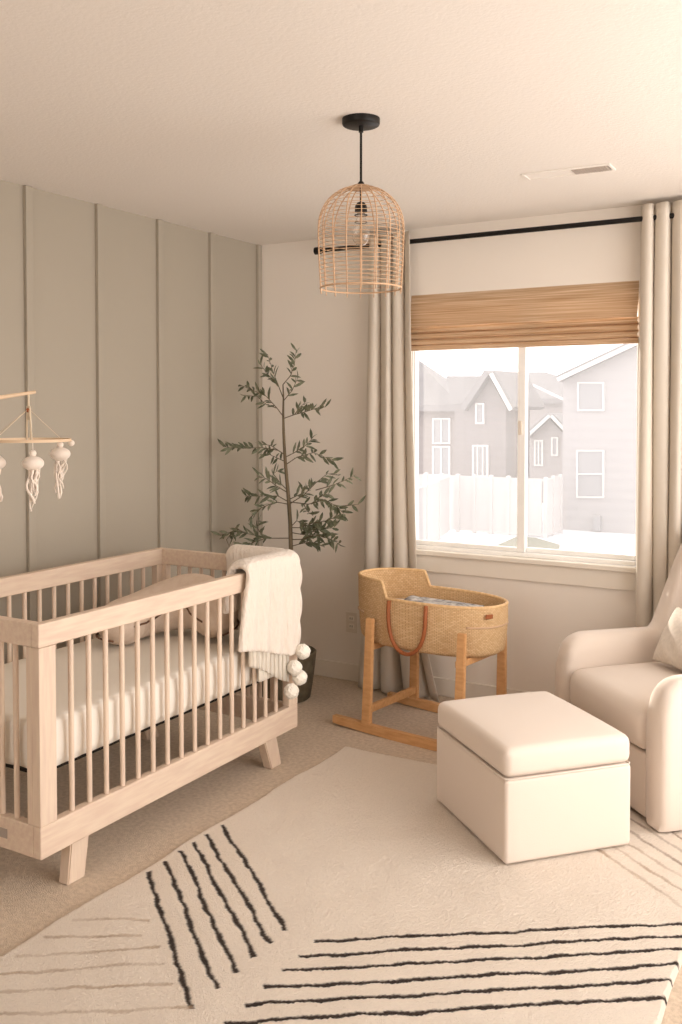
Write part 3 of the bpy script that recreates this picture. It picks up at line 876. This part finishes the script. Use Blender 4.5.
for q, (a, c_, cc, w) in enumerate(lines):
    cc0 = np.array([3.286, 0]); a = cc0 + (np.array(a) - cc0) * .987; c_ = cc0 + (np.array(c_) - cc0) * .987; d = c_ - a; Ln = np.hypot(*d); d /= Ln
    t = (Xg - a[0]) * d[0] + (Yg - a[1]) * d[1]; s = (Xg - a[0]) * -d[1] + (Yg - a[1]) * d[0]
    s = s + .005 * n1(t, q * 1.3, 12) + .0022 * n1(t, q * 2.1 + 4, 75) + .002 * (rs.rand(nx, ny) - .5)
    ww = w * (1 + .35 * n1(t, q + .5, 31))
    m_ = np.clip((ww - np.abs(s)) / .0035 + .5, 0, 1) * (t > 0) * (t < Ln)
    if cc is not dark: m_ *= .55 + .25 * n1(t, q * 3., 9)
    m_ = np.clip(m_, 0, 1)
    colr = colr * (1 - m_[..., None]) + cc * m_[..., None]
    groove = np.maximum(groove, m_)
Zg = .020 + .0028 * (rs.rand(nx, ny) - .5) + .0018 * np.sin(Xg * 23 + 3 * np.sin(Yg * 7)) * np.sin(Yg * 19) - .0015 * groove
edge = np.minimum(np.minimum(Xg - RX0, RX1 - Xg), np.minimum(Yg - RY0, RY1 - Yg))
Zg = np.where(edge < .007, Zg * (np.clip(edge / .007, 0, 1) ** .5) , Zg); Zg = np.maximum(Zg, .001)
Xo = Xg + .006 * np.sin(Yg * 11 + 1) * np.clip(1 - (Xg - RX0) / .3, 0, 1) + .006 * np.sin(Yg * 9) * np.clip(1 - (RX1 - Xg) / .3, 0, 1)
Yo = Yg + .005 * np.sin(Xg * 13) * np.clip(1 - (RY1 - Yg) / .3, 0, 1)
verts = np.stack([Xo, Yo, Zg], -1).reshape(-1, 3)
idx = np.arange(nx * ny).reshape(nx, ny)
faces = np.stack([idx[:-1, :-1], idx[1:, :-1], idx[1:, 1:], idx[:-1, 1:]], -1).reshape(-1, 4)
rc = np.array([(RX0 + RX1) / 2, (RY0 + RY1) / 2, 0])
me = bpy.data.meshes.new('area_rug')
me.vertices.add(len(verts)); me.vertices.foreach_set('co', (verts - rc).ravel())
me.loops.add(faces.size); me.loops.foreach_set('vertex_index', faces.ravel().astype(np.int32))
me.polygons.add(len(faces)); me.polygons.foreach_set('loop_start', np.arange(0, faces.size, 4, dtype=np.int32))
me.update(calc_edges=True)
ca = me.color_attributes.new('Pattern', 'FLOAT_COLOR', 'POINT')
ca.data.foreach_set('color', np.concatenate([colr.reshape(-1, 3), np.ones((nx * ny, 1))], 1).astype(np.float32).ravel())
for p_ in me.polygons: p_.use_smooth = True
me.materials.append(rug_m)
rug = bpy.data.objects.new('area_rug', me); COL.objects.link(rug); rug.location = rc
tag(rug, 'cream wool rug with wavy dark stripes on the carpet', 'rug')

# ------------------------------------------------------------------ ottoman
OZ = .0245
ot = thing('ottoman', (2.127, 3.320, OZ), R(-41.5), 'square cream upholstered ottoman standing on the rug', 'ottoman')
def softbox(b, hx, hy, z0, z1, bev, crown=0, seg=5, n=14, bulge=0):
    nx_, ny_, nz_ = n, n, 5
    bmesh_v = {}
    box(b, (-hx, -hy, z0), (hx, hy, z1))
    bmesh.ops.bevel(b, geom=list(b.edges), offset=bev, segments=seg, affect='EDGES', profile=.5)
    bmesh.ops.subdivide_edges(b, edges=[e for e in b.edges if e.calc_length() > .1], cuts=10, use_grid_fill=True)
    for v_ in b.verts:
        fx = max(0, 1 - (v_.co.x / hx) ** 2); fy = max(0, 1 - (v_.co.y / hy) ** 2); fz = max(0, 1 - ((v_.co.z - (z0 + z1) / 2) / ((z1 - z0) / 2)) ** 2)
        if v_.co.z > z1 - bev: v_.co.z += crown * (fx * fy) ** .5
        if bulge:
            v_.co.y += math.copysign(bulge * fx * fz, v_.co.y) if abs(v_.co.y) > hy * .8 else 0
            v_.co.x += math.copysign(bulge * fy * fz, v_.co.x) if abs(v_.co.x) > hx * .8 else 0
part('base', lambda b: softbox(b, .284, .243, 0, .284, .014), 'boucle', ot, True, 60)
part('seat_cushion', lambda b: softbox(b, .285, .244, .2855, .383, .028, .016, bulge=.003), 'boucle', ot, True)
part('piping', lambda b: tube(b, [(x, y, .2848) for x, y in ([(-.272, -.241), (.272, -.241), (.282, -.231), (.282, .231), (.272, .241), (-.272, .241), (-.282, .231), (-.282, -.231)])], .003, 6, True), 'boucle', ot, True)

# ------------------------------------------------------------------ armchair
ac = thing('glider_armchair', (2.573, 4.018, 0), R(-45), 'cream upholstered glider armchair facing the ottoman', 'armchair')
AX, YF, YB, RC = .352, -.405, .315, .24
def shellf(b):
    path = []
    for i in range(26):   # near arm from the front
        path.append((AX, YF + (YB - RC - YF) * i / 25, 1, 0))
    for a in range(6, 91, 6): path.append((AX - RC + RC * math.cos(R(a)), YB - RC + RC * math.sin(R(a)), math.cos(R(a)), math.sin(R(a))))
    half = list(path)
    for i in range(1, 6): path.append(((AX - RC) * (1 - 2 * i / 6), YB, 0, 1))
    for q in reversed(half): path.append((-q[0], q[1], -q[2], q[3]))
    rings = []; hh = .060
    s = 0; L_ = [0]
    for p_, q_ in zip(path, path[1:]): L_.append(L_[-1] + math.dist(p_[:2], q_[:2]))
    for i, (x, y, nx_, ny_) in enumerate(path):
        d = min(L_[i], L_[-1] - L_[i]); h = .572
        fr_ = .11
        if d < fr_: h = .572 - fr_ + math.sqrt(max(0, fr_ ** 2 - (fr_ - d) ** 2))
        w = max(0, min(1, (d - .43) / .21)); w = w * w * (3 - 2 * w); h += .45 * w
        lean = .03 * w
        ring = []
        sc = 1 if d > .03 else .80 + .20 * math.sqrt(d / .03)
        prof = [(-hh * .75, .03), (-hh * .97, .06), (-hh, .2), (-hh, h - .2 if h > .5 else h * .6), (-hh, h - .07), (-hh * .92, h - .035), (-hh * .65, h - .010), (-hh * .3, h - .001), (hh * .3, h - .001), (hh * .65, h - .010), (hh * .92, h - .035), (hh, h - .07), (hh, h - .2 if h > .5 else h * .6), (hh, .2), (hh * .97, .06), (hh * .75, .03)]
        for o_, z in prof:
            o2 = o_ * sc + lean * max(0, (z - .45)) / .55
            ring.append(b.verts.new((x + nx_ * o2, y + ny_ * o2, z)))
        rings.append(ring)
    n = len(rings[0])
    for A, B in zip(rings, rings[1:]):
        for j in range(n): b.faces.new((A[j], A[(j + 1) % n], B[(j + 1) % n], B[j]))
    b.faces.new(rings[0][::-1]); b.faces.new(rings[-1])
shl = part('frame_shell', shellf, 'boucle', ac, True, 65)
part('seat_cushion', lambda b: softbox(b, .288, .325, .272, .435, .045, .028, bulge=.012), 'boucle', ac, True, off=(0, -.085, 0))
part('front_panel', lambda b: (box(b, (-.290, -.398, .035), (.290, -.345, .270), .012, 3), box(b, (-.285, -.345, .06), (.285, .22, .268), .01)), 'boucle', ac, True, 50)
def backc(b):
    softbox(b, .275, .06, 0, .52, .055, .01, bulge=.03)
    bmesh.ops.transform(b, matrix=Matrix.Translation((0, .190, .455)) @ Matrix.Rotation(R(-12), 4, 'X'), verts=b.verts)
part('back_cushion', backc, 'boucle', ac, True)
part('swivel_base', lambda b: lathe(b, [(0, 0.0), (.23, 0.0), (.235, .008), (.22, .02), (.06, .024), (.05, .06), (0, .06)], 40), 'metal', ac, True, 40, off=(0, -.03, .0235))
for ch in ac.children:
    pass

tpw = thing('lumbar_pillow', (2.573 + .02, 4.018 - .0, .485), R(-45), 'greige linen throw pillow resting on the armchair seat', 'pillow')
def pilf(b):
    n = 26; P1 = []; 
    W_, H_ = .19, .125
    def pt(u, v, s_):
        e = (1 - abs(u) ** 2.6) * (1 - abs(v) ** 2.6)
        x = W_ * u * (1 - .07 * (1 - v * v) * abs(u)); z = H_ * v * (1 - .08 * (1 - u * u) * abs(v))
        return (x, s_ * .062 * max(0, e) ** .55 + .004 * math.sin(9 * u + 7 * v) * e, z)
    A = [[b.verts.new(pt(-1 + 2 * i / n, -1 + 2 * j / n, 1)) for j in range(n + 1)] for i in range(n + 1)]
    B = [[(A[i][j] if i in (0, n) or j in (0, n) else b.verts.new(pt(-1 + 2 * i / n, -1 + 2 * j / n, -1))) for j in range(n + 1)] for i in range(n + 1)]
    for i in range(n):
        for j in range(n):
            b.faces.new((A[i][j], A[i + 1][j], A[i + 1][j + 1], A[i][j + 1])); b.faces.new((B[i][j], B[i][j + 1], B[i + 1][j + 1], B[i + 1][j]))
    bmesh.ops.transform(b, matrix=Matrix.Translation((-.02, -.02, .100)) @ Matrix.Rotation(R(-28), 4, 'X'), verts=b.verts)
part('cover', pilf, 'cushion', tpw, True)

# ------------------------------------------------------------------ outdoors
GZ = -2.8
def structure_box(name, lo, hi, m): return structure(name, lambda b: box(b, lo, hi), m)
g = structure('ground', lambda b: box(b, (-60, D + 1.0, GZ - .3), (40, 90, GZ)), 'snow')
def wpt(px, py, Y):
    f, yaw, pit = 955.358, .53175, .032279
    fw = Vector((-math.sin(yaw) * math.cos(pit), math.cos(yaw) * math.cos(pit), -math.sin(pit)))
    rr = Vector((math.cos(yaw), math.sin(yaw), 0)); up = rr.cross(fw)
    d = fw + rr * ((px - 341) / f) - up * ((py - 439.62) / f)
    c = Vector((3.2862, 0, 1.532)); return c + d * ((Y - c.y) / d.y)
def prism(b, pts, Y, depth, org):
    """polygon of (px, py or None for ground) pushed back by depth"""
    P = []
    for q in pts:
        if q[1] is None:
            w_ = wpt(q[0], 408, Y); w_.z = GZ
        else: w_ = wpt(q[0], q[1], Y)
        P.append(w_ - org)
    A = [b.verts.new(p_) for p_ in P]; B = [b.verts.new(p_ + Vector((0, depth, 0))) for p_ in P]
    n = len(A)
    b.faces.new(A); b.faces.new(B[::-1])
    for i in range(n): b.faces.new((A[i], B[i], B[(i + 1) % n], A[(i + 1) % n]))
def rect(b, x0, y0, x1, y1, Y, depth, org): prism(b, [(x0, y0), (x1, y0), (x1, y1), (x0, y1)], Y, depth, org)
def oslab(b, pa, pb, Y0_, Y1_, th, org, over=0):
    """roof slab whose front edge runs pa->pb (world points on y=Y0_) extruded to Y1_"""
    a = pa - org; c = pb - org; d = Vector((0, Y1_ - Y0_, 0)); n = (c - a).normalized().cross(Vector((0, 1, 0))).normalized()
    if n.z < 0: n = -n
    lo = [a, c, c + d, a + d]; hexa(b, lo, [q + n * th for q in lo])
def house(name, Y, depth, wallpoly, wallmat, label, wins=(), roofs=(), fascia=(), boxes=()):
    ps = [wpt(p_[0], 408, Y) for p_ in wallpoly]
    org = Vector((sum(p_.x for p_ in ps) / len(ps), Y, GZ))
    h_ = thing(name, org, 0, label, 'house', 'houses outside the window')
    part('wall', lambda b: prism(b, wallpoly, Y, depth, org), wallmat, h_)
    for r_ in roofs:   # (x0,y0,x1,y1) slope across the front
        part('roof', lambda b: oslab(b, wpt(r_[0], r_[1], Y - .4), wpt(r_[2], r_[3], Y - .4), Y - .4, Y + depth + .4, .22, org), 'roof', h_)
    for r_ in fascia:
        part('fascia', lambda b: oslab(b, wpt(r_[0], r_[1], Y - .47), wpt(r_[2], r_[3], Y - .47), Y - .47, Y - .41, .14, org), 'otrim', h_)
    for (x0, y0, x1, y1, mull) in wins:
        def ff(b):
            w_ = .9
            rect(b, x0, y0, x1, y0 + 1.5, Y - .08, .08, org); rect(b, x0, y1 - 1.5, x1, y1, Y - .08, .08, org)
            rect(b, x0, y0 + 1.5, x0 + 1.6, y1 - 1.5, Y - .08, .08, org); rect(b, x1 - 1.6, y0 + 1.5, x1, y1 - 1.5, Y - .08, .08, org)
            if mull == 'h': rect(b, x0 + 1.6, (y0 + y1) / 2 - .7, x1 - 1.6, (y0 + y1) / 2 + .7, Y - .08, .08, org)
            if mull == 'v': rect(b, (x0 + x1) / 2 - .7, y0 + 1.5, (x0 + x1) / 2 + .7, y1 - 1.5, Y - .08, .08, org)
            if mull == 'vv':
                for q in (1 / 3, 2 / 3): rect(b, x0 + (x1 - x0) * q - .6, y0 + 1.5, x0 + (x1 - x0) * q + .6, y1 - 1.5, Y - .08, .08, org)
        w = part('window', ff, 'otrim', h_)
        part('pane', lambda b: rect(b, x0 + 1.6, y0 + 1.5, x1 - 1.6, y1 - 1.5, Y - .03, .03, org), 'opane', w)
    for (x0, y0, x1, y1) in boxes:
        part('meter_box', lambda b: rect(b, x0, y0, x1, y1, Y - .2, .2, org), 'opane', h_)
    return h_
# near pale house at the right
house('house', 33.5, 8, [(563, None), (563, 381), (690, 322), (817, 381), (817, None)], 'sidingE', 'pale two storey house with gable wall seen through the right window pane',
      [(577, 382, 604, 411, ''), (576, 450, 604, 498, 'h')], [(558, 381.5, 690, 320), (690, 320, 822, 381.5)], [(558, 381.5, 690, 320)], [(593, 516, 600, 531)])
# taupe house far left
house('house', 42, 3, [(380, None), (380, 404), (459, 404), (459, None)], 'sidingA', 'taupe house with tall paired windows, leftmost outside the window',
      [(432, 418, 450, 444, 'v'), (432, 446, 450, 476, 'v')], (), ())
hA = COL.objects[-1]
# its big hip roof
def hip(h_, Y, front, ridge, m, back=8):
    o_ = [x for x in COL.objects if x == h_][0]
    org = o_.location
    (x0, x1, ye), (r0, r1, yr) = front, ridge
    a, c_ = wpt(x0, ye, Y - .4), wpt(x1, ye, Y - .4)
    ra, rb_ = wpt(r0, yr, Y + back / 2), wpt(r1, yr, Y + back / 2)
    ab, cb = a + Vector((0, back + .8, 0)), c_ + Vector((0, back + .8, 0))
    def f(b):
        V = [b.verts.new(q - org) for q in (a, c_, cb, ab, ra, rb_)]
        b.faces.new((V[0], V[1], V[5], V[4])); b.faces.new((V[2], V[3], V[4], V[5])); b.faces.new((V[1], V[2], V[5])); b.faces.new((V[3], V[0], V[4])); b.faces.new((V[3], V[2], V[1], V[0]))
    part('roof', f, m, o_)
    part('fascia', lambda b: hexa(b, [a - org + Vector((0, -.06, -.25)), c_ - org + Vector((0, -.06, -.25)), c_ - org + Vector((0, -.01, -.25)), a - org + Vector((0, -.01, -.25))],
                                  [a - org + Vector((0, -.06, .03)), c_ - org + Vector((0, -.06, .03)), c_ - org + Vector((0, -.01, .03)), a - org + Vector((0, -.01, .03))]), 'roof', o_)
def last_root():
    return [x for x in COL.objects if x.parent is None and x.get('category') == 'house'][-1]
hip(last_root(), 42, (372, 461, 406), (380, 414, 357), 'roof', 2.6)
house('house', 33, 2.6, [(455, None), (455, 409), (467, 409), (489, 376), (506, 407), (506, None)], 'sidingB', 'grey house with a steep gable seen through the left window pane',
      [(475, 403, 484, 424, ''), (472, 445, 488, 477, 'vv')], [(464, 411, 489, 373.5), (489, 373.5, 510, 410)], [(489, 374.5, 509, 411)], ())
hip(last_root(), 34.6, (452, 504, 405), (446, 487, 376), 'roof', 1.4)
house('house', 54, 9, [(494, None), (494, 398), (600, 398), (600, None)], 'sidingC', 'light grey house farthest back behind the window mullion',
      [(502, 404, 511, 426, 'h'), (503, 446, 511, 462, 'h')], (), [(532, 386, 566, 402)])
hip(last_root(), 54, (490, 604, 399), (502, 545, 372), 'roof', 9)
house('house', 42.5, 3.5, [(531, None), (531, 436), (550, 420), (566, 436), (566, None)], 'sidingC', 'small gabled house front beside the pale house in the right pane',
      [(534, 440, 543, 466, 'v'), (551, 437, 558, 456, '')], [(527, 438, 550, 417), (550, 417, 570, 438)], [(527, 438, 550, 417), (550, 417, 570, 438)])

# white fences
def fence(name, A, B, h0, label, n, last=0):
    A = Vector(A); B = Vector(B); L_ = (B - A).length; ang = math.atan2(B.y - A.y, B.x - A.x)
    f_ = thing(name, A, ang, label, 'fence', 'white fences around the yards')
    part('panel', lambda b: [box(b, (i * L_ / n + .0655, -.02, .12), ((i + 1) * L_ / n - .0655, .02, h0 - .06)) for i in range(n)] and None, 'ofence', f_)
    part('rail', lambda b: [box(b, (0, -.035, z), (L_, .035, z + .08)) for z in (.06, h0 - .10)] and None, 'ofence', f_)
    ps_ = part('post', lambda b: (box(b, (-.065, -.065, 0), (.065, .065, h0 + .02)), hexa(b, [(-.07, -.07, h0 + .02), (.07, -.07, h0 + .02), (.07, .07, h0 + .02), (-.07, .07, h0 + .02)], [(-.03, -.03, h0 + .05), (.03, -.03, h0 + .05), (.03, .03, h0 + .05), (-.03, .03, h0 + .05)])), 'ofence', f_)
    for i in range(1, n + last): dup(ps_, f_, (i * L_ / n, 0, 0))
Fy = 31.0
a = wpt(380, 408, Fy); c_ = wpt(530, 408, Fy)
fence('garden_fence', (a.x, Fy, GZ), (c_.x + .5, Fy, GZ), 2.0, 'white board fence crossing the yards in front of the grey houses', 10)
fence('garden_fence', (c_.x + .57, Fy, GZ), (wpt(561, 408, 32.6).x, 32.6, GZ), 2.0, 'short white fence run ending at the pale house', 2, 1)
n0 = wpt(404, 408, 21)
fence('garden_fence', (n0.x, 18.5, GZ), (wpt(452, 408, Fy).x, Fy - .2, GZ), 2.0, 'white side fence running back to the crossing fence at left', 6)
# bare grass patches
def patch(name, pts, label):
    ps = [wpt(x, 408, Y) for x, Y in pts]
    def f(b):
        A = [b.verts.new((q.x, q.y, GZ + .002)) for q in ps]; B = [b.verts.new((q.x, q.y, GZ + .03)) for q in ps]
        b.faces.new(B); b.faces.new(A[::-1])
        for i in range(len(A)): b.faces.new((A[i], A[(i + 1) % len(A)], B[(i + 1) % len(A)], B[i]))
    bm = bmesh.new(); f(bm); o_ = link(name, bm, 'grass'); tag(o_, label, 'grass', kind='stuff')
patch('grass', [(486, 27.2), (523, 26), (556, 26.5), (561, 29.5), (536, 30.7), (518, 30.7)], 'patch of bare winter grass in the snowy yard')

# ------------------------------------------------------------------ light
sc = bpy.context.scene
w = bpy.data.worlds.new('sky'); sc.world = w; w.use_nodes = True
bg = w.node_tree.nodes['Background']; bg.inputs[0].default_value = (1, .965, .945, 1); bg.inputs[1].default_value = 1.9
sun = bpy.data.lights.new('sun', 'SUN'); sun.energy = 6; sun.angle = R(.6); sun.color = (1, .93, .82)
so = bpy.data.objects.new('sun', sun); COL.objects.link(so)
so.rotation_euler = Vector((1, -1, -.31)).to_track_quat('-Z', 'Y').to_euler()
def area(name, loc, rot, sx, sy, e, col):
    l = bpy.data.lights.new(name, 'AREA'); l.shape = 'RECTANGLE'; l.size = sx; l.size_y = sy; l.energy = e; l.color = col
    o = bpy.data.objects.new(name, l); COL.objects.link(o); o.location = loc; o.rotation_euler = rot; return o
area('rear_fill_light', ((BX0 + BX1) / 2, Y0 - T - .02, (BZ0 + BZ1) / 2), (R(90), 0, 0), BX1 - BX0, BZ1 - BZ0, 7, (1, .955, .925))  # fill lamp added behind the camera to brighten the room
area('side_fill_light', (X1 + T + .02, (RW0 + RW1) / 2, (RZa + RZb) / 2), (0, R(90), 0), RZb - RZa, RW1 - RW0, 40, (1, .955, .925))  # unseen fill lamp added on the right, evens out the room light

# ------------------------------------------------------------------ camera
cam = bpy.data.cameras.new('camera'); co = bpy.data.objects.new('camera', cam); COL.objects.link(co)
co.location = (3.2862, 0, 1.532); co.rotation_euler = (math.pi / 2 - .032279, 0, .53175)
cam.sensor_fit = 'VERTICAL'; cam.sensor_height = 36; cam.lens = 955.358 / 1024 * 36
cam.shift_y = -(512 - 439.62) / 1024; cam.clip_end = 300; cam.clip_start = .05
sc.camera = co
vs = sc.view_settings; vs.view_transform = 'Standard'; vs.look = 'None'; vs.gamma = 1; vs.exposure = .35
try: vs.use_curve_mapping = False
except Exception: pass
